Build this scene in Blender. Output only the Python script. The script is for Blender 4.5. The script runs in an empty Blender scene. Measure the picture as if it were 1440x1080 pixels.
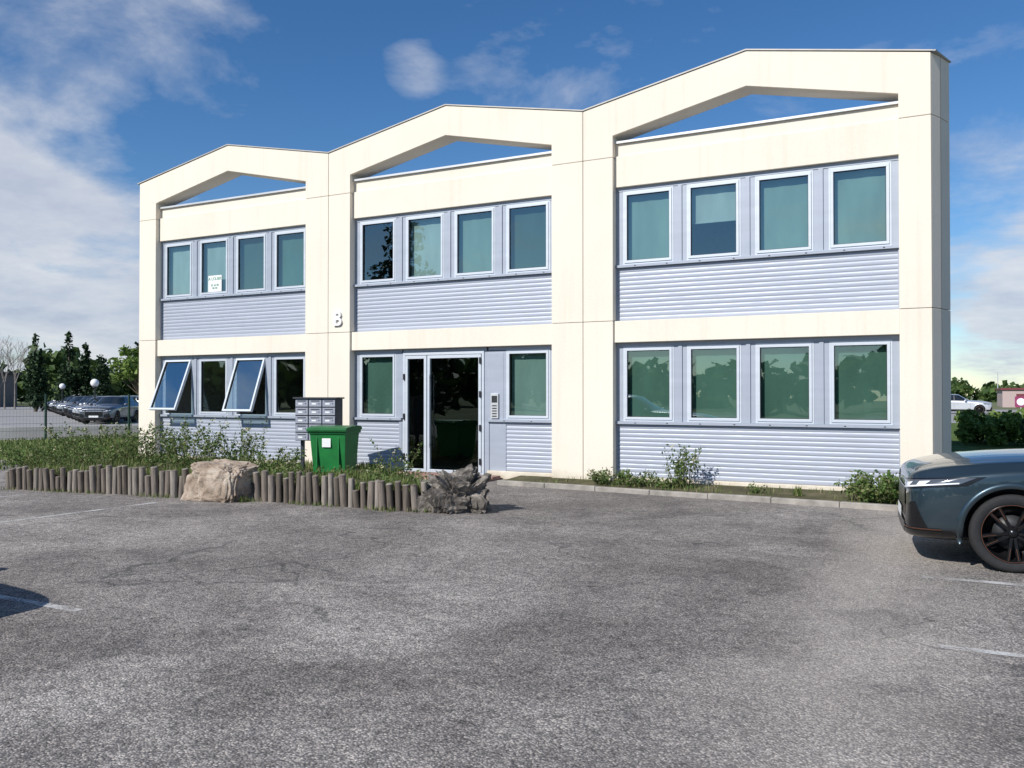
import bpy, bmesh, math, random
from mathutils import Vector, Matrix, noise, Quaternion
from mathutils.bvhtree import BVHTree
random.seed(7)
R=random.random
def U(a,b): return a+(b-a)*random.random()
scene=bpy.context.scene
scene.view_settings.view_transform='Standard'
scene.view_settings.look='None'
scene.view_settings.exposure=0
rad=math.radians

# ---------------------------------------------------------------- materials
def newmat(name):
    m=bpy.data.materials.new(name); m.use_nodes=True
    nt=m.node_tree; b=nt.nodes['Principled BSDF']
    return m,nt,b
def N(nt,t,**kw):
    n=nt.nodes.new(t)
    for k,v in kw.items(): setattr(n,k,v)
    return n
def L(nt,a,b): nt.links.new(a,b)
def ramp(nt,fac,stops):
    r=N(nt,'ShaderNodeValToRGB')
    els=r.color_ramp.elements
    while len(els)<len(stops): els.new(0.5)
    for e,(p,c) in zip(els,stops):
        e.position=p; e.color=(c[0],c[1],c[2],1) if hasattr(c,'__len__') else (c,c,c,1)
    L(nt,fac,r.inputs[0]); return r.outputs[0]
def noisen(nt,vec,scale,detail=4,rough=.55,dist=0):
    n=N(nt,'ShaderNodeTexNoise'); n.inputs['Scale'].default_value=scale
    n.inputs['Detail'].default_value=detail; n.inputs['Roughness'].default_value=rough
    n.inputs['Distortion'].default_value=dist
    if vec is not None: L(nt,vec,n.inputs['Vector'])
    return n.outputs[0]
def mix(nt,fac,a,b,mode='MIX'):
    m=N(nt,'ShaderNodeMix',data_type='RGBA',blend_type=mode)
    if hasattr(fac,'links'): L(nt,fac,m.inputs[0])
    else: m.inputs[0].default_value=fac
    for i,s in ((6,a),(7,b)):
        if hasattr(s,'links'): L(nt,s,m.inputs[i])
        else: m.inputs[i].default_value=(s[0],s[1],s[2],1)
    return m.outputs[2]
def math_(nt,op,a,b=None,c=None,clamp=False):
    m=N(nt,'ShaderNodeMath',operation=op); m.use_clamp=clamp
    for i,s in enumerate((a,b,c)):
        if s is None: continue
        if hasattr(s,'links'): L(nt,s,m.inputs[i])
        else: m.inputs[i].default_value=s
    return m.outputs[0]
def bump(nt,b,h,strength=.3,dist=.01):
    n=N(nt,'ShaderNodeBump'); n.inputs['Strength'].default_value=strength; n.inputs['Distance'].default_value=dist
    L(nt,h,n.inputs['Height']); L(nt,n.outputs[0],b.inputs['Normal'])
def coords(nt,scale=None):
    t=N(nt,'ShaderNodeTexCoord').outputs['Object']
    if scale:
        m=N(nt,'ShaderNodeMapping'); m.inputs['Scale'].default_value=scale; L(nt,t,m.inputs[0]); return m.outputs[0]
    return t
def mat_simple(name,col,rough=.5,metal=0,var=.12,scale=8,bumpv=.0,bscale=60,spec=.5):
    m,nt,b=newmat(name); c=coords(nt)
    f=noisen(nt,c,scale,4)
    lo=[x*(1-var) for x in col]; hi=[min(1,x*(1+var)) for x in col]
    L(nt,ramp(nt,f,[(.3,lo),(.7,hi)]),b.inputs['Base Color'])
    b.inputs['Roughness'].default_value=rough; b.inputs['Metallic'].default_value=metal
    b.inputs['Specular IOR Level'].default_value=spec
    if bumpv: bump(nt,b,noisen(nt,c,bscale,3),bumpv,.005)
    return m
def mat_foliage(name,cols,rough=.6,trans=.25):
    m,nt,b=newmat(name)
    g=N(nt,'ShaderNodeNewGeometry')
    k=len(cols)-1
    c=ramp(nt,g.outputs['Random Per Island'],[(i/k,cc) for i,cc in enumerate(cols)])
    L(nt,c,b.inputs['Base Color']); b.inputs['Roughness'].default_value=rough
    b.inputs['Specular IOR Level'].default_value=.25
    tr=N(nt,'ShaderNodeBsdfTranslucent'); L(nt,c,tr.inputs[0])
    ms=N(nt,'ShaderNodeMixShader'); ms.inputs[0].default_value=trans
    L(nt,b.outputs[0],ms.inputs[1]); L(nt,tr.outputs[0],ms.inputs[2])
    L(nt,ms.outputs[0],nt.nodes['Material Output'].inputs[0])
    return m

def mat_concrete():
    m,nt,b=newmat('cream_precast_concrete'); c=coords(nt)
    big=noisen(nt,c,.5,4,.6)
    base=ramp(nt,big,[(.3,(.755,.685,.572)),(.7,(.805,.735,.622))])
    st=noisen(nt,coords(nt,(6,6,.22)),1.0,5,.6)
    base=mix(nt,1,base,ramp(nt,st,[(.54,(1,1,1)),(.80,(.91,.905,.89))]),'MULTIPLY')
    mot=noisen(nt,c,26,4,.6)
    base=mix(nt,1,base,ramp(nt,mot,[(.35,(.975,.973,.97)),(.65,(1.015,1.015,1.015))]),'MULTIPLY')
    z=N(nt,'ShaderNodeSeparateXYZ'); L(nt,c,z.inputs[0])
    zz=math_(nt,'ADD',z.outputs[2],math_(nt,'MULTIPLY',noisen(nt,c,3,4),.35))
    base=mix(nt,1,base,ramp(nt,zz,[(.14,(.60,.56,.48)),(.40,(1,1,1))]),'MULTIPLY')
    L(nt,base,b.inputs['Base Color']); b.inputs['Roughness'].default_value=.9
    b.inputs['Specular IOR Level'].default_value=.15
    w=N(nt,'ShaderNodeTexWave',wave_type='BANDS',bands_direction='X'); w.inputs['Scale'].default_value=12
    w.inputs['Distortion'].default_value=.1; L(nt,c,w.inputs['Vector'])
    h=math_(nt,'ADD',math_(nt,'MULTIPLY',w.outputs['Fac'],.8),math_(nt,'MULTIPLY',noisen(nt,c,110,3),.7))
    bump(nt,b,h,.25,.003)
    return m
M_conc=mat_concrete()
M_dark=mat_simple('joint_sealant',(.10,.09,.075),.8)
M_flash=mat_simple('metal_flashing',(.62,.62,.62),.4,.3,.08,3)
M_roofedge=mat_simple('roof_cap_metal',(.42,.40,.37),.55,.2,.1,3)
def mat_panel(name,col,metal=.15):
    m,nt,b=newmat(name); c=coords(nt)
    f=noisen(nt,coords(nt,(.5,.5,6)),1.2,4)
    L(nt,ramp(nt,f,[(.3,[x*.94 for x in col]),(.7,[x*1.04 for x in col])]),b.inputs['Base Color'])
    b.inputs['Metallic'].default_value=metal
    L(nt,ramp(nt,noisen(nt,c,5,3),[(.3,.42),(.7,.58)]),b.inputs['Roughness'])
    return m
M_panel=mat_panel('grey_ribbed_cladding',(.385,.415,.48))
M_post=mat_panel('grey_aluminium_post',(.36,.395,.455))
M_frame=mat_panel('pale_window_frame',(.55,.59,.64))
M_rubber=mat_simple('gasket',(.02,.02,.022),.6)
def mat_glass(name,tint,base=.09,gain=.9,wob=.008):
    m,nt,b=newmat(name); nt.nodes.remove(b)
    tr=N(nt,'ShaderNodeBsdfTransparent'); tr.inputs[0].default_value=(*tint,1)
    gl=N(nt,'ShaderNodeBsdfGlossy'); gl.inputs['Roughness'].default_value=.012
    gl.inputs['Color'].default_value=(.88,1,.97,1)
    lw=N(nt,'ShaderNodeLayerWeight'); lw.inputs[0].default_value=.5
    bp=N(nt,'ShaderNodeBump'); bp.inputs['Strength'].default_value=.3; bp.inputs['Distance'].default_value=wob
    L(nt,noisen(nt,coords(nt),1.3,1),bp.inputs['Height']); L(nt,bp.outputs[0],gl.inputs['Normal'])
    f=math_(nt,'POWER',lw.outputs['Facing'],4.0)
    fac=math_(nt,'MULTIPLY_ADD',f,gain,base,clamp=True)
    ms=N(nt,'ShaderNodeMixShader'); L(nt,fac,ms.inputs[0]); L(nt,tr.outputs[0],ms.inputs[1]); L(nt,gl.outputs[0],ms.inputs[2])
    L(nt,ms.outputs[0],nt.nodes['Material Output'].inputs[0])
    return m
M_glass=mat_glass('window_glass',(.78,.90,.86),.18,.85)
M_glass_open=mat_glass('open_sash_glass',(.55,.68,.68),.42,.5)
M_glass_door=mat_glass('door_glass',(.45,.52,.50),.09,.8)
def mat_blind(name,col):
    m,nt,b=newmat(name)
    f=noisen(nt,coords(nt,(1.5,1,.5)),1.5,3)
    L(nt,ramp(nt,f,[(.3,[x*.82 for x in col]),(.7,[x*1.12 for x in col])]),b.inputs['Base Color'])
    b.inputs['Roughness'].default_value=.85
    return m
M_bl_green=mat_blind('green_blind',(.085,.155,.125))
M_bl_teal=mat_blind('teal_blind',(.20,.275,.255))
M_bl_grey=mat_blind('grey_blind',(.33,.385,.385))
M_bl_dark=mat_blind('dark_green_blind',(.05,.085,.07))
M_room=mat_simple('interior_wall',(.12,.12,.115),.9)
M_white=mat_simple('white_paint',(.8,.8,.79),.5,0,.04)
M_black=mat_simple('black_plastic',(.022,.023,.025),.5,0,.2,20)

# ---------------------------------------------------------------- mesh builder
class MB:
    def __init__(s): s.v=[];s.f=[];s.m=[];s.sm=[]
    def add(s,vs,fs,mi=0,smooth=False,mat=None):
        o=len(s.v)
        if mat is not None: vs=[mat@Vector(v) for v in vs]
        s.v.extend([tuple(v) for v in vs])
        for f in fs:
            s.f.append([i+o for i in f]); s.m.append(mi); s.sm.append(smooth)
    def box(s,x0,x1,y0,y1,z0,z1,mi=0,mat=None):
        vs=[(x0,y0,z0),(x1,y0,z0),(x1,y1,z0),(x0,y1,z0),(x0,y0,z1),(x1,y0,z1),(x1,y1,z1),(x0,y1,z1)]
        s.add(vs,[(0,3,2,1),(4,5,6,7),(0,1,5,4),(1,2,6,5),(2,3,7,6),(3,0,4,7)],mi,False,mat)
    def prism_xz(s,poly,y0,y1,mi=0,mat=None):
        n=len(poly); vs=[(x,y0,z) for x,z in poly]+[(x,y1,z) for x,z in poly]
        fs=[list(range(n)),list(range(2*n-1,n-1,-1))]
        fs+=[[ (i+1)%n,i,i+n,(i+1)%n+n] for i in range(n)]
        s.add(vs,fs,mi,False,mat)
    def prism_xy(s,poly,z0,z1,mi=0,mat=None):
        n=len(poly); vs=[(x,y,z0) for x,y in poly]+[(x,y,z1) for x,y in poly]
        fs=[list(range(n-1,-1,-1)),list(range(n,2*n))]
        fs+=[[i,(i+1)%n,(i+1)%n+n,i+n] for i in range(n)]
        s.add(vs,fs,mi,False,mat)
    def cyl(s,p0,p1,r0,r1,n=10,mi=0,smooth=True,caps=True):
        p0=Vector(p0);p1=Vector(p1);d=(p1-p0)
        q=d.to_track_quat('Z','Y'); ax=q@Vector((1,0,0)); ay=q@Vector((0,1,0))
        vs=[];
        for p,r in((p0,r0),(p1,r1)):
            for i in range(n):
                a=2*math.pi*i/n; vs.append(p+ax*math.cos(a)*r+ay*math.sin(a)*r)
        s.add(vs,[[i,(i+1)%n,(i+1)%n+n,i+n] for i in range(n)],mi,smooth)
        if caps:
            s.add(vs,[list(range(n-1,-1,-1)),list(range(n,2*n))],mi,False)
    def lathe_y(s,prof,n,mi=0,mat=None,smooth=True):
        vs=[];k=len(prof)
        for i in range(n):
            a=2*math.pi*i/n
            for r,y in prof: vs.append((r*math.cos(a),y,r*math.sin(a)))
        fs=[]
        for i in range(n):
            j=(i+1)%n
            for q in range(k-1): fs.append([i*k+q,i*k+q+1,j*k+q+1,j*k+q])
        s.add(vs,fs,mi,smooth,mat)
    def mesh(s,name,mats):
        me=bpy.data.meshes.new(name); me.from_pydata(s.v,[],s.f)
        for m in mats: me.materials.append(m)
        me.polygons.foreach_set('material_index',s.m); me.polygons.foreach_set('use_smooth',s.sm)
        me.validate(); me.update(); return me
    def obj(s,name,mats,parent=None,bevel=0,fixn=False):
        me=s.mesh(name,mats)
        if fixn:
            bm=bmesh.new(); bm.from_mesh(me); bmesh.ops.recalc_face_normals(bm,faces=bm.faces); bm.to_mesh(me); bm.free()
        ob=bpy.data.objects.new(name,me); scene.collection.objects.link(ob)
        if parent: ob.parent=parent
        if bevel:
            b=ob.modifiers.new('bevel','BEVEL'); b.width=bevel; b.segments=2; b.limit_method='ANGLE'; b.angle_limit=rad(40)
        return ob
def empty(name):
    e=bpy.data.objects.new(name,None); scene.collection.objects.link(e); e.empty_display_size=.5; return e

# ---------------------------------------------------------------- office building
bld=empty('office_building')
BW=5.8; B=[-17.5,-11.7,-5.9]; OL=.57; OR=5.18
FD=.45
conc=MB(); cap=MB()
for i,b in enumerate(B):
    xl=b+.005; xr=b+BW-.005 if i<2 else -.275
    zr=6.70 if i<2 else 6.735
    for z0,z1 in((0,2.896),(2.904,5.796)):
        conc.box(xl,b+OL,0,FD,z0,z1); conc.box(b+OR,xr,0,FD,z0,z1)
    conc.prism_xz([(xl,5.804),(b+OL,5.804),(b+OL,6.18),(b+2.9,6.68),(b+OR,6.18),(b+OR,5.804),(xr,5.804),(xr,zr),(b+2.9,7.26),(xl,6.70)],0,FD)
    x0=b+OL+.002;x1=b+OR-.002
    conc.box(x0,x1,.10,FD-.01,5.28,5.83)
    conc.box(x0,x1,.15,FD-.01,5.832,6.06)
    conc.box(x0,x1,.05,FD-.01,2.52,2.90)
    if i!=1: conc.box(x0,x1,.10,FD-.01,0,.15)
    else:
        conc.box(x0,-9.93,.10,FD-.01,0,.15); conc.box(-7.93,x1,.10,FD-.01,0,.15)
    cap.box(x0,x1,.10,.55,6.062,6.10,1)
    xe=b+BW if i<2 else -.24
    ze=6.70 if i<2 else 6.738
    cap.prism_xz([(b-(.06 if i==0 else 0),6.702),(b+2.9,7.264),(xe,ze+.004),(xe,ze+.024),(b+2.9,7.286),(b-(.06 if i==0 else 0),6.724)],-.02,FD+.2,0)
cap.prism_xy([(-.237,-.02),(-.205,-.02),(.0,.62),(-.237,.65)],6.738,6.758,0)
for z0,z1 in((0,2.896),(2.904,5.796),(5.804,6.736)):
    conc.prism_xy([(-.272,.004),(-.15,.26),(-.272,.55)],z0,z1)
    conc.prism_xy([(-.145,.275),(-.03,.60),(-.27,.60)],z0,z1)
conc.obj('concrete_portal_frames',[M_conc],bld,.007,True)
core=MB()
for x in (B[0]+.05,B[1]-.3,B[2]-.3): core.box(x,x+.5,.03,FD-.03,0,6.6)
core.box(-.68,-.30,.03,FD-.03,0,6.6)
core.obj('joint_filler',[M_dark],bld)
cap.obj('roof_capping',[M_roofedge,M_flash],bld,0,True)
sh=MB()
sh.box(-17.44,-17.24,FD+.01,12,0,5.95); sh.box(-.50,-.30,FD+.01,12,0,5.95); sh.box(-17.24,-.5,11.8,12,0,5.95)
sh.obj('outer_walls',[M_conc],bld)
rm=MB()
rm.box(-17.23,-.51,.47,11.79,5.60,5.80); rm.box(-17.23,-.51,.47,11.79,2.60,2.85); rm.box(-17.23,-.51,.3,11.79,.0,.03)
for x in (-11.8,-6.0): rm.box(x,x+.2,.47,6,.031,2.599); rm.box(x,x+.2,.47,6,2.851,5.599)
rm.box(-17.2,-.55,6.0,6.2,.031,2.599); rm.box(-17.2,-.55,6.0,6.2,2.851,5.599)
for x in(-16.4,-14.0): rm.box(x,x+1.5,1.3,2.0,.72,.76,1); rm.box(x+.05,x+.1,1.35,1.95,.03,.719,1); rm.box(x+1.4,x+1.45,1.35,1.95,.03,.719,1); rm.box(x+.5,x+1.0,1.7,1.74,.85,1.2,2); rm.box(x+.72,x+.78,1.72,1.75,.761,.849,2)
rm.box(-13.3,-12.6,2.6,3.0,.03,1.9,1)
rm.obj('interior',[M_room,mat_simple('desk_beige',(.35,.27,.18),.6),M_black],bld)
ru=MB(); ru.box(-16.2,-14.6,4.5,7.5,5.8,6.75); ru.box(-16.25,-14.55,4.45,7.55,6.752,6.82)
ru.obj('rooftop_plant_room',[M_roofedge],bld)

clad=MB()
def corr(x0,x1,z0,z1,y=.185,pitch=.078):
    n=round((z1-z0)/pitch); p=(z1-z0)/n
    prof=[]
    for k in range(n):
        zb=z0+k*p
        for t,d in((0,.004),(.06,-.001),(.18,-.004),(.40,-.0055),(.66,-.0055),(.86,-.0035),(.95,.001)):
            prof.append((y+d,zb+t*p))
    prof.append((y+.004,z1))
    vs=[(x0,a,c) for a,c in prof]+[(x1,a,c) for a,c in prof]; k=len(prof)
    clad.add(vs,[[i,i+k,i+k+1,i+1] for i in range(k-1)],0,True)
post=MB(); fr=MB(); gl=MB(); blg=MB()
def window(x0,x1,z0,z1,blind=None,drop=1.0,ajar=False,y=.20):
    def ring(mb,a0,a1,c0,c1,t,y0,y1,mi,M=None):
        mb.box(a0,a1,y0,y1,c0,c0+t,mi,M); mb.box(a0,a1,y0,y1,c1-t,c1,mi,M)
        mb.box(a0,a0+t,y0,y1,c0+t,c1-t,mi,M); mb.box(a1-t,a1,y0,y1,c0+t,c1-t,mi,M)
    ring(fr,x0,x1,z0,z1,.028,y-.03,y+.05,0)
    M=None
    if ajar:
        M=Matrix.Translation((0,y-.035,z1-.03))@Matrix.Rotation(rad(-ajar),4,'X')@Matrix.Translation((0,-(y-.035),-(z1-.03)))
    a0,a1,c0,c1=x0+.03,x1-.03,z0+.03,z1-.03
    ring(fr,a0,a1,c0,c1,.045,y-.045,y+.02,0,M)
    ring(fr,a0+.045,a1-.045,c0+.045,c1-.045,.009,y-.03,y+.01,1,M)
    t1,t2=U(-.005,.005),U(-.005,.005)
    gl.add([(a0+.05,y-.01+t1,c0+.05),(a1-.05,y-.01-t1+t2,c0+.05),(a1-.05,y-.01-t1,c1-.05),(a0+.05,y-.01+t1-t2,c1-.05)],[(0,1,2,3)],1 if ajar else 0,False,M)
    if ajar:
        zz=(z0+z1)/2; yo=math.sin(rad(ajar))*(z1-zz)
        for xx in(x0+.04,x1-.04): fr.cyl((xx,y-.02,zz+.2),(xx,y-.04-yo,zz+.02),.006,.006,6,1)
    if blind is not None:
        zb=z1-(z1-z0)*drop
        n=8
        vs=[]
        ph=x0*3
        for i in range(n+1):
            xx=x0+.06+(x1-x0-.12)*i/n; yy=y+.09+.004*math.sin(i*1.9+ph)
            vs+= [(xx,yy,zb),(xx,yy,z1)]
        blg.add(vs,[[2*i,2*i+2,2*i+3,2*i+1] for i in range(n)],blind,True)
        blg.box(x0+.06,x1-.06,y+.08,y+.10,zb-.02,zb,blind)
WW=.92; PT=1.15; WO=.70
conf={ (0,1):[(2,.985),(2,1),(3,.95),(0,1)], (1,1):[(None,0),(2,.985),(1,1),(3,.97)], (2,1):[(1,.985),(2,.5),(1,1),(1,.99)],
       (0,0):[(None,0),(None,0),(None,0),(None,0)], (1,0):[(0,.95),None,None,(1,1)], (2,0):[(0,1),(0,.985),(0,.97),(0,.95)]}
for i,b in enumerate(B):
    for lv in (0,1):
        zs,zt=((1.08,2.52) if lv==0 else (3.85,5.28))
        xs=[b+WO+PT*k for k in range(4)]
        for k,x in enumerate(xs):
            c=conf[(i,lv)][k]
            if c is None: continue
            window(x,x+WW,zs+.05,zt-.07,c[0],c[1],ajar=({0:22,2:20}.get(k,False) if(i==0 and lv==0) else False))
        edges=[(b+OL+.003,xs[0])]+[(xs[k]+WW,xs[k+1]) for k in range(3)]+[(xs[3]+WW,b+OR-.003)]
        for e,(a,c) in enumerate(edges):
            if i==1 and lv==0 and e in(1,2,3): continue
            post.box(a,c,.175,.28,zs+.05,zt-.07)
            if c-a>.15:
                mdl=(a+c)/2
                post.box(mdl-.035,mdl+.035,.155,.174,zs+.05,zt-.07)
        spans=[(b+OL+.003,b+OR-.003)] if not(i==1 and lv==0) else [(b+OL+.003,-9.93),(-7.93,b+OR-.003)]
        for a,c in spans:
            post.box(a,c,.165,.28,zt-.07,zt-.002)
            post.box(a,c,.12,.28,zs,zs+.048)
            corr(a,c,.152 if lv==0 else 2.902,zs-.002)
            post.box(a,a+.02,.155,.21,.152 if lv==0 else 2.902,zs-.003); post.box(c-.02,c,.155,.21,.152 if lv==0 else 2.902,zs-.003)
            x=a+.35
            while x<c:
                post.box(x,x+.03,.116,.12,zs+.015,zs+.03,1); x+=.575
post.box(-10.08,-9.90,.17,.28,.152+0.976,2.449)
post.box(-10.0,-9.90,.16,.28,0,1.05)
post.box(-9.93+.03,-7.97,.165,.28,2.44,2.518)
post.box(-8.02,-7.55,.17,.28,0,2.44)
post.box(-7.98,-7.60,.165,.169,1.12,2.40)
clad.obj('ribbed_cladding_panels',[M_panel],bld)
post.obj('window_posts_and_sills',[M_post,M_rubber],bld,.004)
dr=MB()
dx0,dx1=-9.90,-8.02
def dring(a0,a1,c0,c1,t,y0,y1,mi=0):
    dr.box(a0,a1,y0,y1,c0,c0+t,mi); dr.box(a0,a1,y0,y1,c1-t,c1,mi); dr.box(a0,a0+t,y0,y1,c0+t,c1-t,mi); dr.box(a1-t,a1,y0,y1,c0+t,c1-t,mi)
dring(dx0,dx1,.04,2.44,.05,.15,.26)
dring(dx0+.06,-9.33,.06,2.38,.06,.14,.21)
dring(-9.31,dx1-.06,.06,2.38,.06,.14,.21)
dr.box(-9.24,-9.22,.08,.10,.55,2.0,0); dr.box(-9.24,-9.22,.10,.14,.6,.62,1); dr.box(-9.24,-9.22,.10,.14,1.93,1.95,1)
for z in(.25,.9,1.55,2.2): dr.box(-8.115,-8.075,.115,.14,z,z+.12,1)
for z in(.3,1.1,1.9): dr.box(-9.88,-9.84,.115,.14,z,z+.12,1)
dr.box(dx0,dx1,.02,.5,.0,.039,1)
dr.obj('entrance_door_frame',[M_frame,M_black],bld,.004)
gl.add([(dx0+.11,.175,.12),(-9.39,.175,.12),(-9.39,.175,2.32),(dx0+.11,.175,2.32)],[(0,1,2,3)],2)
gl.add([(-9.25,.175,.12),(dx1-.12,.175,.12),(dx1-.12,.175,2.32),(-9.25,.175,2.32)],[(0,1,2,3)],2)
fr.obj('window_frames',[M_frame,M_rubber],bld,.003)
gl.obj('window_panes',[M_glass,M_glass_open,M_glass_door],bld)
blg.obj('window_blinds',[M_bl_green,M_bl_teal,M_bl_grey,M_bl_dark],bld)
ic=MB(); ic.box(-7.86,-7.70,.13,.164,1.15,1.62); ic.box(-7.84,-7.72,.125,.129,1.45,1.58,1)
for k in range(5): ic.box(-7.83,-7.73,.124,.129,1.18+k*.05,1.20+k*.05,1)
ic.obj('intercom_panel',[M_flash,M_black],bld,.003)
lb=MB(); bx,bz=-11.53,3.04; TH=.07
lb.box(bx,bx+TH,-.045,-.004,bz,bz+.30)
for zc,hh,wd,pr in((bz+.085,.17,.21,0),(bz+.2275,.145,.195,.002)):
    n=14; tk=.050
    o=[(bx+TH-.004,zc-hh/2)];inn=[(bx+TH-.004,zc-hh/2+tk)]
    for q in range(n+1):
        a=-math.pi/2+math.pi*q/n
        o.append((bx+wd-hh/2+math.cos(a)*hh/2,zc+math.sin(a)*hh/2)); ri=hh/2-tk
        inn.append((bx+wd-hh/2+math.cos(a)*ri,zc+math.sin(a)*ri))
    o.append((bx+TH-.004,zc+hh/2)); inn.append((bx+TH-.004,zc+hh/2-tk))
    for q in range(len(o)-1):
        lb.prism_xz([o[q],o[q+1],inn[q+1],inn[q]],-.044-pr,-.004)
lb.obj('building_letter',[M_white],bld,0,True)
def text_mesh(name,body,size,loc,mat,extr=.02,off=0,rot=(math.pi/2,0,0),parent=None,align='CENTER'):
    cu=bpy.data.curves.new(name,'FONT'); cu.body=body; cu.size=size; cu.extrude=extr; cu.offset=off; cu.align_x=align; cu.align_y='CENTER'
    o=bpy.data.objects.new(name+'_tmp',cu); scene.collection.objects.link(o)
    dg=bpy.context.evaluated_depsgraph_get(); me=bpy.data.meshes.new_from_object(o.evaluated_get(dg))
    me.materials.clear(); me.materials.append(mat)
    bpy.data.objects.remove(o)
    ob=bpy.data.objects.new(name,me); ob.location=loc; ob.rotation_euler=rot; scene.collection.objects.link(ob)
    if parent: ob.parent=parent
    return ob
sg=MB(); sg.box(-15.38,-14.96,.178,.184,3.98,4.36)
sg.obj('to_let_poster',[M_white],bld)
M_gtext=mat_simple('green_print',(.03,.25,.12),.6)
text_mesh('to_let_lettering','A LOUER',.10,(-15.17,.175,4.28),M_gtext,.001,.0,parent=bld)
text_mesh('to_let_phone','05 56 00\n00 00',.07,(-15.17,.175,4.10),M_gtext,.001,.0,parent=bld)

# ---------------------------------------------------------------- ground
def mat_asphalt():
    m,nt,b=newmat('worn_asphalt'); c=coords(nt)
    g=N(nt,'ShaderNodeSeparateXYZ'); L(nt,c,g.inputs[0])
    big=noisen(nt,c,.30,6,.66,.7)
    mid=noisen(nt,c,1.3,5,.68)
    base=ramp(nt,big,[(.36,(.250,.230,.215)),(.5,(.335,.312,.293)),(.62,(.43,.403,.378))])
    base=mix(nt,.75,base,ramp(nt,mid,[(.3,(.64,.63,.63)),(.7,(1.26,1.25,1.23))]),'MULTIPLY')
    v=N(nt,'ShaderNodeTexVoronoi'); v.inputs['Scale'].default_value=85; L(nt,c,v.inputs['Vector'])
    sepc=N(nt,'ShaderNodeSeparateColor'); L(nt,v.outputs['Color'],sepc.inputs[0])
    chip=ramp(nt,sepc.outputs[0],[(.0,(.38,.375,.38)),(.45,(.85,.84,.83)),(.75,(1.15,1.12,1.08)),(1,(1.8,1.74,1.66))])
    edge=ramp(nt,v.outputs['Distance'],[(.30,(1,1,1)),(.75,(.42,.42,.42))])
    sp_=mix(nt,1,chip,edge,'MULTIPLY')
    base=mix(nt,.88,base,sp_,'MULTIPLY')
    cl=noisen(nt,c,9,5,.75)
    base=mix(nt,.8,base,ramp(nt,cl,[(.36,(.62,.62,.62)),(.5,(1,1,1)),(.66,(1.22,1.21,1.19))]),'MULTIPLY')
    wob=math_(nt,'MULTIPLY_ADD',noisen(nt,c,.9,5,.6),1.5,-.75)
    xx=math_(nt,'ABSOLUTE',math_(nt,'ADD',math_(nt,'ADD',g.outputs[0],.55),wob))
    dust=ramp(nt,xx,[(.12,(1,1,1)),(.85,(0,0,0))])
    ym=ramp(nt,math_(nt,'MULTIPLY_ADD',g.outputs[1],.1,1.2),[(.08,(.4,.4,.4)),(.3,(1,1,1)),(1.0,(1,1,1))])
    dustf=math_(nt,'MULTIPLY',math_(nt,'MULTIPLY',dust,ym),.65)
    base=mix(nt,dustf,base,mix(nt,.5,(.49,.445,.395),sp_,'MULTIPLY'))
    stn=ramp(nt,noisen(nt,c,.75,3,.5,.6),[(.60,(1,1,1)),(.70,(.74,.74,.75))])
    base=mix(nt,1,base,stn,'MULTIPLY')
    ds=ramp(nt,noisen(nt,c,3.1,3,.5,.2),[(.70,(1,1,1)),(.76,(.5,.5,.5))])
    base=mix(nt,1,base,ds,'MULTIPLY')
    vc=N(nt,'ShaderNodeTexVoronoi',feature='DISTANCE_TO_EDGE'); vc.inputs['Scale'].default_value=.33
    dn=N(nt,'ShaderNodeTexNoise'); dn.inputs['Scale'].default_value=1.7; dn.inputs['Detail'].default_value=6; L(nt,c,dn.inputs['Vector'])
    va=N(nt,'ShaderNodeVectorMath',operation='MULTIPLY_ADD'); L(nt,dn.outputs['Color'],va.inputs[0]); va.inputs[1].default_value=(1.1,1.1,0); L(nt,c,va.inputs[2])
    L(nt,va.outputs[0],vc.inputs['Vector'])
    cr=ramp(nt,vc.outputs['Distance'],[(.0,(1,1,1)),(.008,(0,0,0))])
    crm=ramp(nt,noisen(nt,c,.22,2),[(.46,(0,0,0)),(.52,(1,1,1))])
    base=mix(nt,math_(nt,'MULTIPLY',math_(nt,'MULTIPLY',cr,crm),.75),base,(.05,.05,.05))
    L(nt,base,b.inputs['Base Color']); b.inputs['Roughness'].default_value=.92; b.inputs['Specular IOR Level'].default_value=.2
    h=math_(nt,'ADD',math_(nt,'MULTIPLY',v.outputs['Distance'],-1.0),math_(nt,'MULTIPLY',cl,1.5))
    bump(nt,b,h,.7,.008)
    return m
M_asph=mat_asphalt()
def mat_ground(name,c1,c2,c3,sc=1.0):
    m,nt,b=newmat(name); c=coords(nt)
    f=noisen(nt,c,sc,8,.7)
    L(nt,ramp(nt,f,[(.32,c1),(.5,c2),(.68,c3)]),b.inputs['Base Color']); b.inputs['Roughness'].default_value=.95
    b.inputs['Specular IOR Level'].default_value=.1
    bump(nt,b,noisen(nt,c,25,5),.8,.03)
    return m
M_grass=mat_ground('grass_ground',(.05,.08,.02),(.09,.14,.035),(.15,.17,.06),1.2)
M_soil=mat_ground('planter_soil',(.07,.06,.04),(.10,.095,.05),(.17,.14,.09),2.5)
M_field=mat_ground('field',(.10,.14,.06),(.15,.17,.09),(.22,.21,.15),.15)
M_lot=mat_simple('pale_asphalt',(.30,.29,.28),.9,0,.12,.6)
def sheet(name,poly,z,mat):
    mb=MB(); mb.add([(x,y,z) for x,y in poly],[list(range(len(poly)))]); return mb.obj(name,[mat])
sheet('ground',[(-1500,-1500),(1500,-1500),(1500,1500),(-1500,1500)],-.012,M_field)
sheet('parking_asphalt',[(-26,-60),(60,-60),(60,5),(2.8,5),(2.8,-1.4),(-7.0,-.70),(-7.0,.3),(-19,.3),(-19,-2.4),(-26,-4)],0,M_asph)
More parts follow.
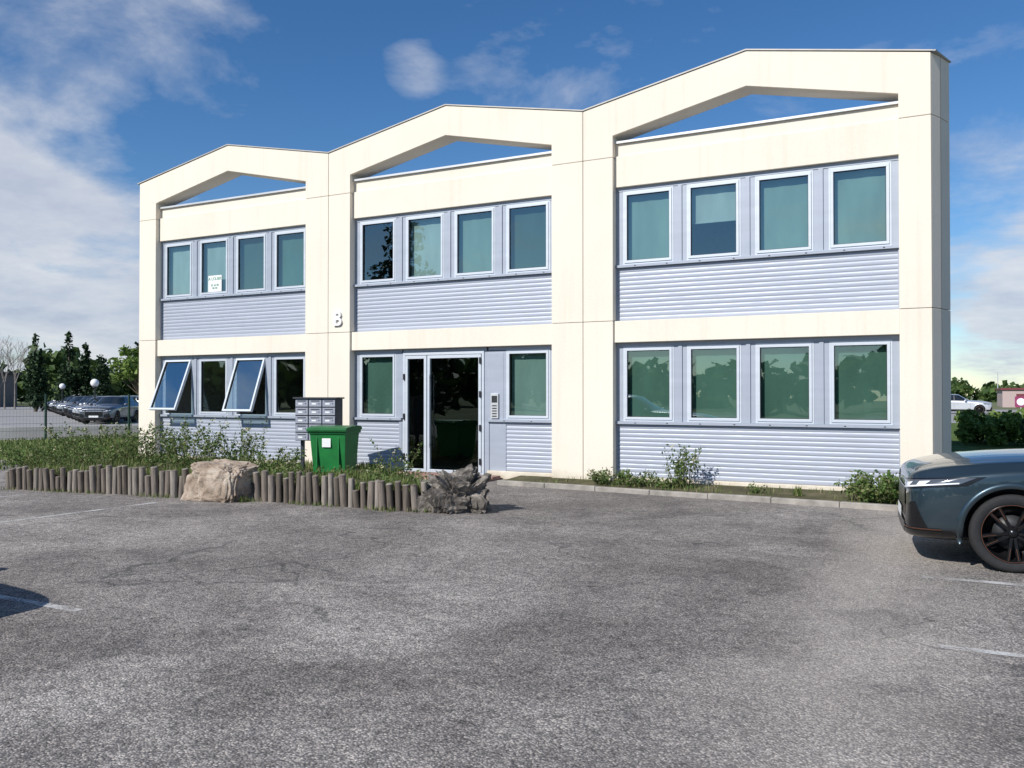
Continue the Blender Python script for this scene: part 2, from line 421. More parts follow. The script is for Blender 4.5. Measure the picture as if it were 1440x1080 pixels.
sheet('lawn',[(-19.0,-2.0),(-17.55,-.3),(-17.55,12),(-25.2,11.6),(-29.5,3.2),(-25,-3.9)],.02,M_grass)
sheet('side_lawn',[(-.2,4),(2.79,5.01),(40,5.01),(40,40),(-.2,40)],.0,M_grass)
sheet('far_parking_lot',[(-25,12.0),(-29.8,2.9),(-140,10),(-110,75),(-60,60),(-30,30)],.0,M_lot)
sheet('side_road',[(-.2,40.1),(60,40.1),(70,90),(-20,90),(-16,60)],.0,M_lot)
M_kerb=mat_simple('kerb_concrete',(.30,.275,.24),.9,0,.3,5,.4)
kb=MB()
P0=Vector((-7.2,-.78,0));P1=Vector((2.4,-1.55,0)); d=(P1-P0); n=10; 
dd=d.normalized(); nn=Vector((-dd.y,dd.x,0)); seg=d.length/n
for i in range(n):
    a=P0+dd*(seg*i+.003); c=P0+dd*(seg*(i+1)-.003); j=U(-.006,.006)
    p=[a-nn*.05,c-nn*.05,c+nn*.05,a+nn*.05]
    kb.prism_xy([(q.x,q.y+j) for q in p],-.02,.08+U(-.006,.006))
kb.obj('kerb',[M_kerb],None,.012)
st=MB(); st.add([(-7.2,-.70,.055),(2.4,-1.46,.055),(2.4,.098,.09),(-7.2,.098,.09)],[(0,1,2,3)])
st.obj('planting_strip_soil',[M_soil])
kb=MB(); pts=[(-14.6,-5.1),(-19.3,-2.15),(-25.2,-4.05)]
for (ax,ay),(bx_,by) in zip(pts[1:],pts[2:]):
    d=Vector((bx_-ax,by-ay,0)); L_=d.length; d.normalize(); nrm=Vector((-d.y,d.x,0))
    k=int(L_); 
    for i in range(k):
        a=Vector((ax,ay,0))+d*(L_*i/k+.01); c=Vector((ax,ay,0))+d*(L_*(i+1)/k-.01)
        p=[a-nrm*.06,c-nrm*.06,c+nrm*.06,a+nrm*.06]; kb.prism_xy([(q.x,q.y) for q in p],-.02,.10)
kb.obj('lawn_kerb',[M_kerb],None,.01)
def mat_line():
    m,nt,b=newmat('worn_white_line'); c=coords(nt)
    b.inputs['Base Color'].default_value=(.66,.65,.62,1); b.inputs['Roughness'].default_value=.85
    f=math_(nt,'ADD',math_(nt,'MULTIPLY',noisen(nt,c,60,4,.7),.6),math_(nt,'MULTIPLY',noisen(nt,c,2.5,4,.6),.6))
    a=ramp(nt,f,[(.49,(0,0,0)),(.66,(.8,.8,.8))])
    L(nt,a,b.inputs['Alpha'])
    return m
M_line=mat_line()
ln=MB()
def line(x0,y0,x1,y1,w=.1):
    d=Vector((x1-x0,y1-y0,0)).normalized(); n=Vector((-d.y,d.x,0))*w/2
    a=Vector((x0,y0,.004));c=Vector((x1,y1,.004)); ln.add([a-n,c-n,c+n,a+n],[(0,1,2,3)])
line(-11,-10.03,-5.75,-10.03,.08); line(-11,-12.4,-5.75,-12.4); line(-10.62,-8.3,-10.5,-5.35,.08)
line(-.25,-5.85,5,-5.75); line(-.1,-8.1,5,-8.05,.08); line(-.2,-3.5,5,-3.4)
line(-13.3,-8.3,-13.2,-5.6,.08)
ln.obj('parking_bay_markings',[M_line])
M_brick=mat_simple('reddish_paving',(.30,.18,.14),.9,0,.3,6,.4)
pv=MB()
for i in range(7):
    for j in range(2):
        x=-9.9+i*.33; y=-.62+j*.34
        pv.box(x+.006,x+.32,y+.006,y+.33,0,.05+.02*j+U(-.006,.006))
pv.box(-9.9,-7.6,.07,.10,0,.03)
pv.obj('entrance_step',[M_brick],None,.01)
gv=MB()
for _ in range(3200):
    if R()<.6:
        y=-13.0+R()*8; x=-.6+random.gauss(0,.9)
    else:
        y=-12.6+R()**1.5*10; x=U(-8,1.5)
    if x>2.5: continue
    s_=U(.002,.006); q=Quaternion((0,0,1),U(0,6.28)); z=.001
    vs=[q@Vector(cc)*s_+Vector((x,y,z)) for cc in((-1,-.7,0),(1,-.6,0),(.8,.8,0),(-.9,.7,0),(-.4,-.3,.8),(.5,-.2,.7),(.3,.4,.9))]
    gv.add(vs,[(0,1,5,4),(1,2,6,5),(2,3,6),(3,0,4),(3,4,6),(4,5,6)])
def mat_gravel():
    m,nt,b=newmat('loose_gravel'); g=N(nt,'ShaderNodeNewGeometry')
    L(nt,ramp(nt,g.outputs['Random Per Island'],[(0,(.12,.11,.10)),(.5,(.24,.22,.20)),(1,(.38,.35,.31))]),b.inputs['Base Color']); b.inputs['Roughness'].default_value=.9; return m
gv.obj('loose_gravel',[mat_gravel()])
# ---------------------------------------------------------------- planter
Fp=[(-14.25,-5.22),(-13.3,-5.08),(-12.4,-4.93),(-11.5,-4.83),(-10.64,-4.75),(-9.9,-4.62),(-9.15,-4.50),(-8.4,-4.45),(-7.7,-4.42),(-7.0,-4.45),(-6.62,-4.42),(-6.35,-4.25)]
Bp=[(-19.0,-1.6),(-18.0,-.02),(-17.2,-.02),(-16.4,-.02),(-15.4,-.02),(-14.4,-.02),(-13.5,-.02),(-12.7,-.02),(-11.9,-.02),(-11.1,-.02),(-10.4,-.05),(-10.0,-.3)]
def lerp_poly(P,u):
    t=u*(len(P)-1); i=min(int(t),len(P)-2); f=t-i
    return P[i][0]*(1-f)+P[i+1][0]*f, P[i][1]*(1-f)+P[i+1][1]*f
def soil_pt(u,v):
    a=lerp_poly(Fp,u); b_=lerp_poly(Bp,u)
    x=a[0]*(1-v)+b_[0]*v; y=a[1]*(1-v)+b_[1]*v
    z=(.26*(1-v)+.10*v)
    e=min(1,u/.08)*min(1,(1-u)/.05); z*=.25+.75*e
    z+=.05*noise.noise(Vector((x*1.1,y*1.1,0)))
    return Vector((x,y,z))
sp=MB(); nu,nv=60,24
vs=[soil_pt(i/nu,j/nv) for i in range(nu+1) for j in range(nv+1)]
sp.add(vs,[[i*(nv+1)+j,(i+1)*(nv+1)+j,(i+1)*(nv+1)+j+1,i*(nv+1)+j+1] for i in range(nu) for j in range(nv)],0,True)
sp.obj('planter_earth',[M_soil])
def mat_wood():
    m,nt,b=newmat('weathered_log'); c=coords(nt,(14,14,1.6))
    g=N(nt,'ShaderNodeNewGeometry')
    k=ramp(nt,g.outputs['Random Per Island'],[(0,(.11,.09,.07)),(.5,(.20,.165,.135)),(1,(.31,.275,.235))])
    f=noisen(nt,c,2.0,6,.7)
    L(nt,mix(nt,.85,k,ramp(nt,f,[(.3,(.4,.4,.4)),(.7,(1.35,1.35,1.35))]),'MULTIPLY'),b.inputs['Base Color'])
    b.inputs['Roughness'].default_value=.9; bump(nt,b,f,.7,.012); return m
M_wood=mat_wood()
lg=MB()
plen=[0]
for a,c in zip(Fp,Fp[1:]): plen.append(plen[-1]+math.dist(a,c))
s=0
while s<plen[-1]:
    i=max(k for k in range(len(plen)) if plen[k]<=s); i=min(i,len(Fp)-2); f=(s-plen[i])/(plen[i+1]-plen[i])
    x=Fp[i][0]*(1-f)+Fp[i+1][0]*f; y=Fp[i][1]*(1-f)+Fp[i+1][1]*f
    r=U(.042,.058)
    if not(-10.45<x<-9.35):
        h=U(.40,.47)
        if x<-12.5: h-=.06
        if x>-7.6: h-=.05
        if R()<.08: h-=U(.05,.12)
        tx,ty=U(-.025,.025),U(-.04,.015)
        lg.cyl((x,y,-.05),(x+tx,y+ty,h-.012),r,r*U(.88,1),12,0,True,False)
        lg.cyl((x+tx,y+ty,h-.0125),(x+tx*1.05,y+ty*1.05,h),r*.97,r*.8,12,0,False,True)
    s+=r*2+U(.008,.035)
lg.obj('log_palisade',[M_wood])
def rock(name,loc,dim,seed,mat,amp=.25,fr_=1.6,sub=5,rotz=0,pw=.62):
    bm=bmesh.new(); bmesh.ops.create_icosphere(bm,subdivisions=sub,radius=1)
    for v in bm.verts:
        p=v.co.copy()
        q=Vector([math.copysign(abs(c)**pw,c) for c in p])
        o=Vector((seed*3.1,seed*1.7,seed))
        d=amp*noise.noise(p*fr_+o)+amp*.45*abs(noise.noise(p*fr_*2.7+o))*-1+amp*.3*noise.noise(p*fr_*6+o)
        d+=amp*.16*noise.noise(p*fr_*16+o)
        v.co=q*(.8+d)
        v.co=Vector((v.co.x*dim[0],v.co.y*dim[1],v.co.z*dim[2]))
    me=bpy.data.meshes.new(name); bm.to_mesh(me); bm.free(); me.materials.append(mat)
    for p in me.polygons: p.use_smooth=False
    o=bpy.data.objects.new(name,me); o.location=loc; o.rotation_euler=(0,0,rotz); scene.collection.objects.link(o); return o
def mat_rock(name,a,b_,c_,sc):
    m,nt,b=newmat(name); c=coords(nt)
    f=noisen(nt,c,sc,8,.7,.4)
    L(nt,ramp(nt,f,[(.32,a),(.5,b_),(.68,c_)]),b.inputs['Base Color']); b.inputs['Roughness'].default_value=.95
    bump(nt,b,noisen(nt,c,sc*4,6,.7),.9,.03); return m
rock('boulder',(-9.92,-4.60,.21),(.66,.42,.46),1,mat_rock('limestone',(.18,.13,.09),(.38,.30,.23),(.55,.48,.39),3.5),.24,1.3,5,.1,.5)
rock('pitted_boulder',(-6.02,-4.08,.17),(.46,.38,.46),5,mat_rock('dark_pitted_rock',(.03,.028,.025),(.15,.13,.11),(.40,.36,.31),6),.50,2.4,5,.6,.6)
rock('pitted_boulder',(-6.36,-4.25,.10),(.22,.2,.24),9,bpy.data.materials['dark_pitted_rock'],.45,2.2,4,.2)

# ---------------------------------------------------------------- vegetation
M_weed=mat_foliage('weed_leaves',[(.05,.10,.02),(.085,.15,.035),(.13,.19,.05),(.21,.20,.09)])
M_stem=mat_simple('stem',(.14,.14,.06),.8)
M_blade=mat_foliage('grass_blades',[(.055,.10,.02),(.11,.165,.04),(.17,.22,.06),(.33,.29,.16)])
M_flow=mat_foliage('pale_flowers',[(.5,.5,.4),(.6,.55,.3)])
def blades(name,sampler,n,h0,h1,w=.006):
    vs=[];fs=[]
    for _ in range(n):
        p=sampler()
        if p is None: continue
        h=U(h0,h1); a=U(0,6.283); lean=U(0,.5)*h; dx=math.cos(a);dy=math.sin(a)
        ax=Vector((-dy,dx,0))*w*U(.7,1.6)
        o=len(vs); m_=p+Vector((dx*lean*.35,dy*lean*.35,h*.6)); t=p+Vector((dx*lean,dy*lean,h))
        vs+=[p-ax,p+ax,m_+ax*.7,m_-ax*.7,t]; fs+=[[o,o+1,o+2,o+3],[o+3,o+2,o+4]]
    mb=MB(); mb.add(vs,fs,0,True); return mb.obj(name,[M_blade])
def samp_planter():
    u=R();v=R()**1.1
    p=soil_pt(u,v)
    if noise.noise(Vector((p.x*.9,p.y*.9,3)))<-.05: return None
    return p
blades('planter_grass',samp_planter,21000,.04,.16,.006)
blades('palisade_edge_grass',lambda:soil_pt(U(0,.99),U(.0,.12)),1600,.08,.24,.006)
def samp_lawn():
    x=U(-29,-17.6);y=U(-3.8,9)
    if y> -2+ (x+19)*1.2 and x>-19: return None
    return Vector((x,y,.02))
blades('lawn_grass',samp_lawn,12000,.04,.12,.012)
def samp_strip():
    x=-7.1+9*R(); y0=-.70-(x+7.2)*.079; y=y0+(0.05-y0)*R()
    if noise.noise(Vector((x*1.3,y,7)))<.05: return None
    return Vector((x,y,.07))
blades('strip_grass',samp_strip,1500,.03,.10,.005)
def samp_base():
    u=R(); x,y=lerp_poly(Fp,u); return Vector((x+U(-.1,.1),y-.08-abs(random.gauss(0,.04)),0)) if noise.noise(Vector((x*1.4,0,0)))>-.1 else None
blades('palisade_foot_grass',samp_base,900,.02,.09,.004)

def shrub(name,loc,r,h,stems,leaves,ls=.03,flow=0,spread=.8):
    mb=MB(); loc=Vector(loc)
    for s_ in range(stems):
        a=U(0,6.283); rr=r*math.sqrt(R())*.6; hh=h*U(.45,1.05)
        base=loc+Vector((math.cos(a)*rr,math.sin(a)*rr,-.02)); a2=a+U(-.6,.6); le=r*U(.1,spread)
        tip=base+Vector((math.cos(a2)*le,math.sin(a2)*le,hh))
        mid=(base+tip)/2+Vector((U(-.04,.04),U(-.04,.04),hh*.08))
        mb.cyl(base,mid,.005,.004,4,1,True,False); mb.cyl(mid,tip,.004,.0015,4,1,True,False)
        for k in range(leaves):
            t=R()**.75; p=(base*(1-t)**2+mid*2*t*(1-t)+tip*t*t)
            p=p+Vector((random.gauss(0,.03),random.gauss(0,.03),random.gauss(0,.02)))
            q=Quaternion(Vector((U(-1,1),U(-1,1),U(-1,1))).normalized(),U(0,6.28)); L1=ls*U(.6,1.5); W=L1*U(.3,.5)
            v=[p+q@Vector(c) for c in((0,0,0),(W,L1*.5,.1*L1),(0,L1*1.3,0),(-W,L1*.5,.1*L1))]
            mb.add(v,[(0,1,2),(0,2,3)],0,False)
        if flow and R()<flow:
            for k in range(5):
                p=tip+Vector((U(-.03,.03),U(-.03,.03),U(-.04,.02))); w=.009
                mb.add([p+Vector((-w,0,-w)),p+Vector((w,0,-w)),p+Vector((w,0,w)),p+Vector((-w,0,w))],[(0,1,2,3)],2)
    return mb.obj(name,[M_weed,M_stem,M_flow])
shrub('wild_shrub',(-16.0,-2.2,.15),1.1,.85,62,34,.04,.2)
shrub('wild_shrub',(-15.1,-3.3,.2),.8,.42,40,26,.038,.1)
shrub('wild_shrub',(-15.3,-1.5,.15),.7,.85,40,36,.04,.2)
shrub('wild_shrub',(-17.4,-2.6,.1),.8,.5,40,28,.04,.1)
shrub('wild_shrub',(-13.2,-2.4,.2),.55,.95,40,36,.038,.2)
shrub('wild_shrub',(-12.1,-2.4,.2),.6,.85,40,36,.038,.2)
shrub('wild_shrub',(-12.7,-3.2,.2),.5,.35,28,26,.034,.1)
shrub('tall_weed',(-11.75,-2.2,.2),.3,1.1,12,32,.034,.4)
shrub('wild_shrub',(-10.9,-2.7,.2),.6,.48,44,30,.038,.1)
shrub('wild_shrub',(-10.3,-3.0,.2),.4,.28,26,26,.034,.1)
shrub('wild_shrub',(-9.2,-3.5,.22),.5,.22,30,20,.033,.1)
shrub('tall_weed',(-7.85,-3.1,.2),.36,.66,18,30,.034,.1)
shrub('wild_shrub',(-7.4,-3.6,.2),.5,.32,30,24,.032,.1)
shrub('wild_shrub',(-8.5,-2.9,.2),.5,.24,28,22,.033,.1)
shrub('low_weed',(-5.28,-.35,.07),.35,.26,30,26,.035)
shrub('low_weed',(-4.74,-.42,.07),.3,.24,24,26,.035)
shrub('low_weed',(-4.2,-.4,.07),.25,.16,20,26,.035)
shrub('tall_weed',(-3.95,-.42,.07),.28,.70,22,38,.036,.1)
shrub('low_weed',(-2.75,-.55,.07),.12,.16,8,16,.03)
shrub('low_weed',(-1.0,-.85,.07),.46,.40,64,36,.042)
shrub('low_weed',(-.4,-.8,.07),.42,.40,50,34,.042)
def tuft(name,loc,n,h):
    loc=Vector(loc); return blades(name,lambda:loc+Vector((random.gauss(0,.03),random.gauss(0,.03),0)),n,h*.5,h,.010)
tuft('grass_tuft',(-2.1,-.68,.07),40,.16); tuft('grass_tuft',(-9.4,-4.72,0),40,.12)

def tree_leaves(mb,clumps,n,ls,mi=0,flat=.6):
    tot=sum(c[1]**2 for c in clumps)
    for c,r in clumps:
        k=int(n*r*r/tot)
        for _ in range(k):
            d=Vector((random.gauss(0,1),random.gauss(0,1),random.gauss(0,1))).normalized()*r*(R()**.45)
            d.z*=flat; p=c+d
            q=Quaternion(Vector((U(-1,1),U(-1,1),U(-1,1))).normalized(),U(0,6.28)); s_=ls*U(.5,1.4)
            v=[p+q@Vector(cc)*s_ for cc in((-1,-.6,0),(1,-.4,.2),(.8,.7,0),(-.7,.6,.2))]
            mb.add(v,[(0,1,2,3)],mi)
M_bark=mat_simple('bark',(.10,.08,.06),.95,0,.3,4)
M_fol_dk=mat_foliage('dark_conifer_foliage',[(.014,.032,.014),(.028,.055,.022),(.045,.08,.03)],.7,.1)
M_fol_md=mat_foliage('broadleaf_foliage',[(.035,.07,.018),(.065,.11,.028),(.11,.165,.045)])
M_fol_lt=mat_foliage('spring_foliage',[(.10,.17,.03),(.16,.24,.05),(.22,.30,.08)])
def cypress(name,x,y,h,r,n=1500,mat=None):
    mb=MB(); mb.cyl((x,y,0),(x,y,h*.9),r*.12,.03,7,1)
    cl=[]
    for k in range(26):
        t=U(.06,1); rr=r*(1-t)**.55*(.55 if t<.15 else 1); a=U(0,6.28)
        cl.append((Vector((x+math.cos(a)*rr*.4,y+math.sin(a)*rr*.4,h*t*.95)),max(.25,rr*.75)))
    tree_leaves(mb,cl,n,.035*h**.8*.5+.07,0,1.5); return mb.obj(name,[mat or M_fol_dk,M_bark])
def broad(name,x,y,h,r,n=1800,mat=None,trunk=.3,ls=.19):
    mb=MB(); p=Vector((x,y,0)); t0=p+Vector((U(-.2,.2),U(-.2,.2),h*trunk)); mb.cyl(p,t0,h*.03,h*.02,8,1)
    cl=[]
    for k in range(22):
        a=U(0,6.28); e=U(-.3,1); rr=r*U(.35,.95)*math.cos(e*.9)
        c=Vector((x+math.cos(a)*rr,y+math.sin(a)*rr,h*(trunk+.30)+e*h*.34)); cl.append((c,r*U(.22,.42)))
        mb.cyl(t0,c,h*.010,h*.003,5,1,True,False)
    tree_leaves(mb,cl,n,ls,0,.8); return mb.obj(name,[mat or M_fol_md,M_bark])
def conifer(name,x,y,h,r,n=5000):
    mb=MB(); mb.cyl((x,y,0),(x,y,h*.97),h*.02,.03,8,1); cl=[]
    lv=int(h*1.6)
    for k in range(lv):
        t=.12+.86*k/lv; rr=r*(1-t)**.8
        for j in range(7):
            a=U(0,6.28)
            for q in (.35,.65,.95):
                c=Vector((x+math.cos(a)*rr*q,y+math.sin(a)*rr*q,h*t-rr*q*.25)); cl.append((c,.16*r*(1.2-t)+.12))
            mb.cyl((x,y,h*t),c,.04,.01,4,1,True,False)
    tree_leaves(mb,cl,n,.18,0,.45); return mb.obj(name,[M_fol_dk,M_bark])
M_bare=mat_simple('bare_bark',(.24,.21,.18),.9)
def bare(name,x,y,h):
    mb=MB()
    def br(p,d,l,r,lev):
        q=p+d*l; mb.cyl(p,q,r,r*.65,5,0,True,False)
        if lev==0: return
        for _ in range(3 if lev>1 else 4):
            nd=(d+Vector((U(-.6,.6),U(-.6,.6),U(-.1,.5)))).normalized(); br(q if R()<.6 else p+d*l*U(.5,1),nd,l*U(.6,.8),r*.6,lev-1)
    br(Vector((x,y,0)),Vector((0,0,1)),h*.3,h*.010,5); return mb.obj(name,[M_bare])
cypress('cypress_tree',-76.3,36.3,7.4,1.35); cypress('cypress_tree',-73.4,37.6,7.6,1.25); cypress('cypress_tree',-72.3,38.5,6.6,1.2)
cypress('cypress_tree',-70.0,38.4,5.6,1.3); cypress('cypress_tree',-67.0,44.0,8.0,2.2,2200); 
bare('bare_tree',-90,43,9.0); bare('bare_tree',-95,45,9.4); bare('bare_tree',-100,47.5,8)
broad('deciduous_tree',-58,33,5.8,2.2,2000,M_fol_lt,.25,.16)
broad('deciduous_tree',-70.5,47,8.8,3.0,2200,M_fol_md); broad('deciduous_tree',-76,51,9.6,3.4,2200,M_fol_dk)
broad('pine_tree',-73,57,12.5,3.6,2600,M_fol_dk,.35); broad('pine_tree',-66,56,11.5,3.4,2200,M_fol_md,.35)
broad('pine_tree',-60,50,11,3.4,2400,M_fol_dk,.3); broad('pine_tree',-56,48,10,3.0,2200,M_fol_md,.3)
broad('deciduous_tree',-60,41.5,7.0,2.6,2000,M_fol_md)
mb=MB()
cl=[]
for k in range(150):
    t=R(); A=rad(34+45*t); D=U(125,170); x=-math.sin(A)*D; y=math.cos(A)*D
    hh=U(4,9)+3*noise.noise(Vector((t*9,0,0)))
    for q in range(3): cl.append((Vector((x+U(-3,3),y+U(-3,3),hh*U(.3,.85))),U(1.5,3)))
for k in range(120):
    A=rad(U(-45,8)); D=U(190,250); x=-math.sin(A)*D; y=math.cos(A)*D; hh=U(3,5.5)
    for q in range(3): cl.append((Vector((x+U(-4,4),y+U(-4,4),hh*U(.2,.7))),U(1.5,3)))
tree_leaves(mb,cl,26000,.7,0,.8); mb.obj('distant_tree_line',[M_fol_md])
# tree line added unseen behind the camera so lower windows reflect dark green
mb=MB(); cl=[]
for k in range(150):
    t=k/150; A=rad(95+175*t); D=U(85,110); x=-math.sin(A)*D; y=math.cos(A)*D
    hh=6.5+4*noise.noise(Vector((t*14,2,0)))+U(-1,1)
    for q in range(3): cl.append((Vector((x+U(-2,2),y+U(-2,2),hh*U(.2,.85))),U(1.5,3)))
tree_leaves(mb,cl,12000,.9,0,.8); mb.obj('reflection_tree_line',[M_fol_md])
conifer('conifer_tree',-30,-27,15,4.2,4500)
broad('deciduous_tree',-42,-36,10,4.5,2500)
def hedge(name,x0,x1,y0,y1,h,n,ls,mat):
    mb=MB(); cl=[]
    k=int((x1-x0)*(y1-y0)*5)+16
    for _ in range(k):
        cl.append((Vector((U(x0,x1),U(y0,y1),U(.15,h-.2))),U(.2,.38)))
    tree_leaves(mb,cl,n,ls,0,.9); return mb.obj(name,[mat])
hedge('hedge',.3,3.0,16.0,20,1.05,13000,.06,M_fol_lt)
hedge('dark_hedge',1.55,2.7,6.8,8.2,1.35,7000,.05,M_fol_dk)
hedge('low_hedge',.35,1.2,3.6,6.0,.45,4000,.045,M_fol_md)

# ---------------------------------------------------------------- vehicle mesh
M_tyre=mat_simple('tyre',(.018,.018,.019),.85,0,.2,30,.3)
M_rim=mat_simple('black_alloy',(.02,.02,.022),.25,.6,.1)
M_copper=mat_simple('copper_trim',(.26,.11,.06),.35,.8,.1)
M_cglass=newmat('car_glass')[0]; _b=M_cglass.node_tree.nodes['Principled BSDF']; _b.inputs['Base Color'].default_value=(.012,.015,.017,1); _b.inputs['Roughness'].default_value=.03; _b.inputs['Coat Weight'].default_value=1
M_head=newmat('headlight')[0]; _b=M_head.node_tree.nodes['Principled BSDF']; _b.inputs['Base Color'].default_value=(.10,.11,.12,1); _b.inputs['Roughness'].default_value=.12; _b.inputs['Metallic'].default_value=.2; _b.inputs['Coat Weight'].default_value=1
M_drl=mat_simple('lamp_white',(.8,.82,.85),.2,0,.02)
M_red=mat_simple('tail_light',(.35,.01,.01),.2,0,.05)
M_blackg=mat_simple('gloss_black_grille',(.008,.008,.009),.25,0,.2,20)
def mat_paint():
    m,nt,b=newmat('car_paint'); oi=N(nt,'ShaderNodeObjectInfo')
    c=coords(nt); f=noisen(nt,c,900,1)
    col=mix(nt,.35,oi.outputs['Color'],ramp(nt,f,[(.3,(.7,.7,.7)),(.7,(1.3,1.3,1.3))]),'MULTIPLY')
    g=N(nt,'ShaderNodeSeparateXYZ'); L(nt,c,g.inputs[0])
    d=math_(nt,'ADD',g.outputs[2],math_(nt,'MULTIPLY',noisen(nt,c,6,4),.2))
    col=mix(nt,ramp(nt,d,[(.34,(.12,.12,.12)),(.55,(.0,.0,.0))]),col,(.14,.13,.11))
    L(nt,col,b.inputs['Base Color']); b.inputs['Metallic'].default_value=.6; b.inputs['Roughness'].default_value=.34
    b.inputs['Coat Weight'].default_value=1; b.inputs['Coat Roughness'].default_value=.03
    return m
M_paint=mat_paint()
CM=[M_paint,M_cglass,M_black,M_tyre,M_rim,M_head,M_copper,M_drl,M_red,M_white,M_blackg]
def build_car():
    S=[
    (.86,[(0,.26),(.56,.26),(.66,.35),(.68,.50),(.66,.67),(.58,.785),(.32,.82),(0,.83)]),
    (.82,[(0,.22),(.70,.22),(.80,.34),(.81,.52),(.79,.72),(.68,.850),(.38,.885),(0,.895)]),
    (.64,[(0,.21),(.79,.21),(.885,.35),(.90,.55),(.88,.78),(.76,.910),(.42,.950),(0,.96)]),
    (.36,[(0,.20),(.83,.21),(.915,.36),(.935,.60),(.915,.85),(.79,.955),(.44,.995),(0,1.005)]),
    (.0,[(0,.20),(.83,.21),(.92,.37),(.945,.64),(.92,.895),(.81,.985),(.47,1.03),(0,1.045)]),
    (-.42,[(0,.20),(.83,.21),(.905,.37),(.92,.64),(.91,.91),(.82,1.01),(.51,1.055),(0,1.07)]),
    (-.72,[(0,.20),(.83,.21),(.90,.37),(.905,.64),(.905,.925),(.84,1.02),(.56,1.065),(0,1.085)]),
    (-.80,[(0,.20),(.83,.21),(.90,.37),(.905,.64),(.905,.93),(.84,1.03),(.66,1.09),(0,1.135)]),
    (-1.46,[(0,.20),(.83,.21),(.895,.37),(.89,.64),(.905,.95),(.85,1.04),(.62,1.49),(0,1.555)]),
    (-1.60,[(0,.20),(.83,.21),(.895,.37),(.89,.64),(.905,.95),(.85,1.04),(.625,1.515),(0,1.575)]),
    (-2.30,[(0,.20),(.83,.21),(.90,.37),(.90,.64),(.91,.96),(.85,1.05),(.63,1.53),(0,1.60)]),
    (-3.00,[(0,.20),(.83,.22),(.915,.37),(.93,.66),(.92,.98),(.83,1.08),(.61,1.48),(0,1.555)]),
    (-3.30,[(0,.22),(.82,.23),(.91,.37),(.92,.66),(.90,.99),(.80,1.10),(.58,1.42),(0,1.50)]),
    (-3.52,[(0,.25),(.78,.26),(.86,.38),(.87,.66),(.84,.97),(.76,1.05),(.60,1.08),(0,1.11)]),
    (-3.58,[(0,.32),(.66,.32),(.74,.42),(.75,.66),(.70,.92),(.62,.98),(.40,1.01),(0,1.02)]),
    ]
    bm=bmesh.new(); rings=[]
    for x,p in S:
        r=[bm.verts.new((x,y,z)) for y,z in p]+[bm.verts.new((x,-y,z)) for y,z in p[-2:0:-1]]
        rings.append(r)
    n=14
    for i in range(len(S)-1):
        for k in range(n):
            seg=k if k<7 else 13-k
            f=bm.faces.new((rings[i][k],rings[i][(k+1)%n],rings[i+1][(k+1)%n],rings[i+1][k]))
            mi=0
            if seg in(0,): mi=2
            if seg==1: mi=2
            if i>=7 and i<=11 and seg==5: mi=1
            if i==7 and seg in(5,6): mi=1
            if i==12 and seg in(6,): mi=1
            f.material_index=mi; f.smooth=True
    f=bm.faces.new(rings[0][::-1]); f.smooth=True; f=bm.faces.new(rings[-1]); f.smooth=True
    bmesh.ops.recalc_face_normals(bm,faces=bm.faces)
    cl=bm.edges.layers.float.get('crease_edge') or bm.edges.layers.float.new('crease_edge')
    for e in bm.edges:
        if len(e.link_faces)==2 and len({f.material_index for f in e.link_faces})>1: e[cl]=.6
    for i in range(len(S)-1):
        for k in (5,9):
            e=bm.edges.get((rings[i][k],rings[i+1][k]))
            if e and i<7: e[cl]=.6
        for k in (4,10):
            e=bm.edges.get((rings[i][k],rings[i+1][k]))
            if e: e[cl]=.5
        for k in (6,8):
            e=bm.edges.get((rings[i][k],rings[i+1][k]))
            if e and i<5: e[cl]=.35
    me=bpy.data.meshes.new('tmpcar'); bm.to_mesh(me); bm.free()
    for m in CM: me.materials.append(m)
    o=bpy.data.objects.new('tmpcar',me); scene.collection.objects.link(o)
    s_=o.modifiers.new('s','SUBSURF'); s_.levels=3; s_.render_levels=3
    cuts=[]
    for wx in(0,-2.68):
        for sy in(1,-1):
            c=MB(); c.cyl((wx,.58*sy,.355),(wx,1.2*sy,.355),.405,.405,48,2)
            co=c.obj('cut',CM,None,0,True); cuts.append(co)
            b=o.modifiers.new('b','BOOLEAN'); b.object=co; b.operation='DIFFERENCE'; b.solver='EXACT'
    dg=bpy.context.evaluated_depsgraph_get(); dg.update()
    ev=bpy.data.meshes.new_from_object(o.evaluated_get(dg))
    bvh=BVHTree.FromPolygons([v.co.copy() for v in ev.vertices],[list(p.vertices) for p in ev.polygons])
    mb=MB(); mb.v=[tuple(v.co) for v in ev.vertices]
    for p in ev.polygons: mb.f.append(list(p.vertices)); mb.m.append(p.material_index); mb.sm.append(p.use_smooth)
    bpy.data.objects.remove(o)
    for c in cuts: bpy.data.objects.remove(c)
    def grid_patch(pts,nu,nv,d,off,mi,smooth=True):
        d=Vector(d).normalized(); vs=[]
        for i in range(nu+1):
            for j in range(nv+1):
                u=i/nu;v=j/nv
                p=(Vector(pts[0])*(1-u)+Vector(pts[1])*u)*(1-v)+(Vector(pts[3])*(1-u)+Vector(pts[2])*u)*v
                h=bvh.ray_cast(p-d*1.2,d)
                q=h[0] if h[0] is not None else p
                vs.append(q-d*off)
        mb.add(vs,[[i*(nv+1)+j,(i+1)*(nv+1)+j,(i+1)*(nv+1)+j+1,i*(nv+1)+j+1] for i in range(nu) for j in range(nv)],mi,smooth)
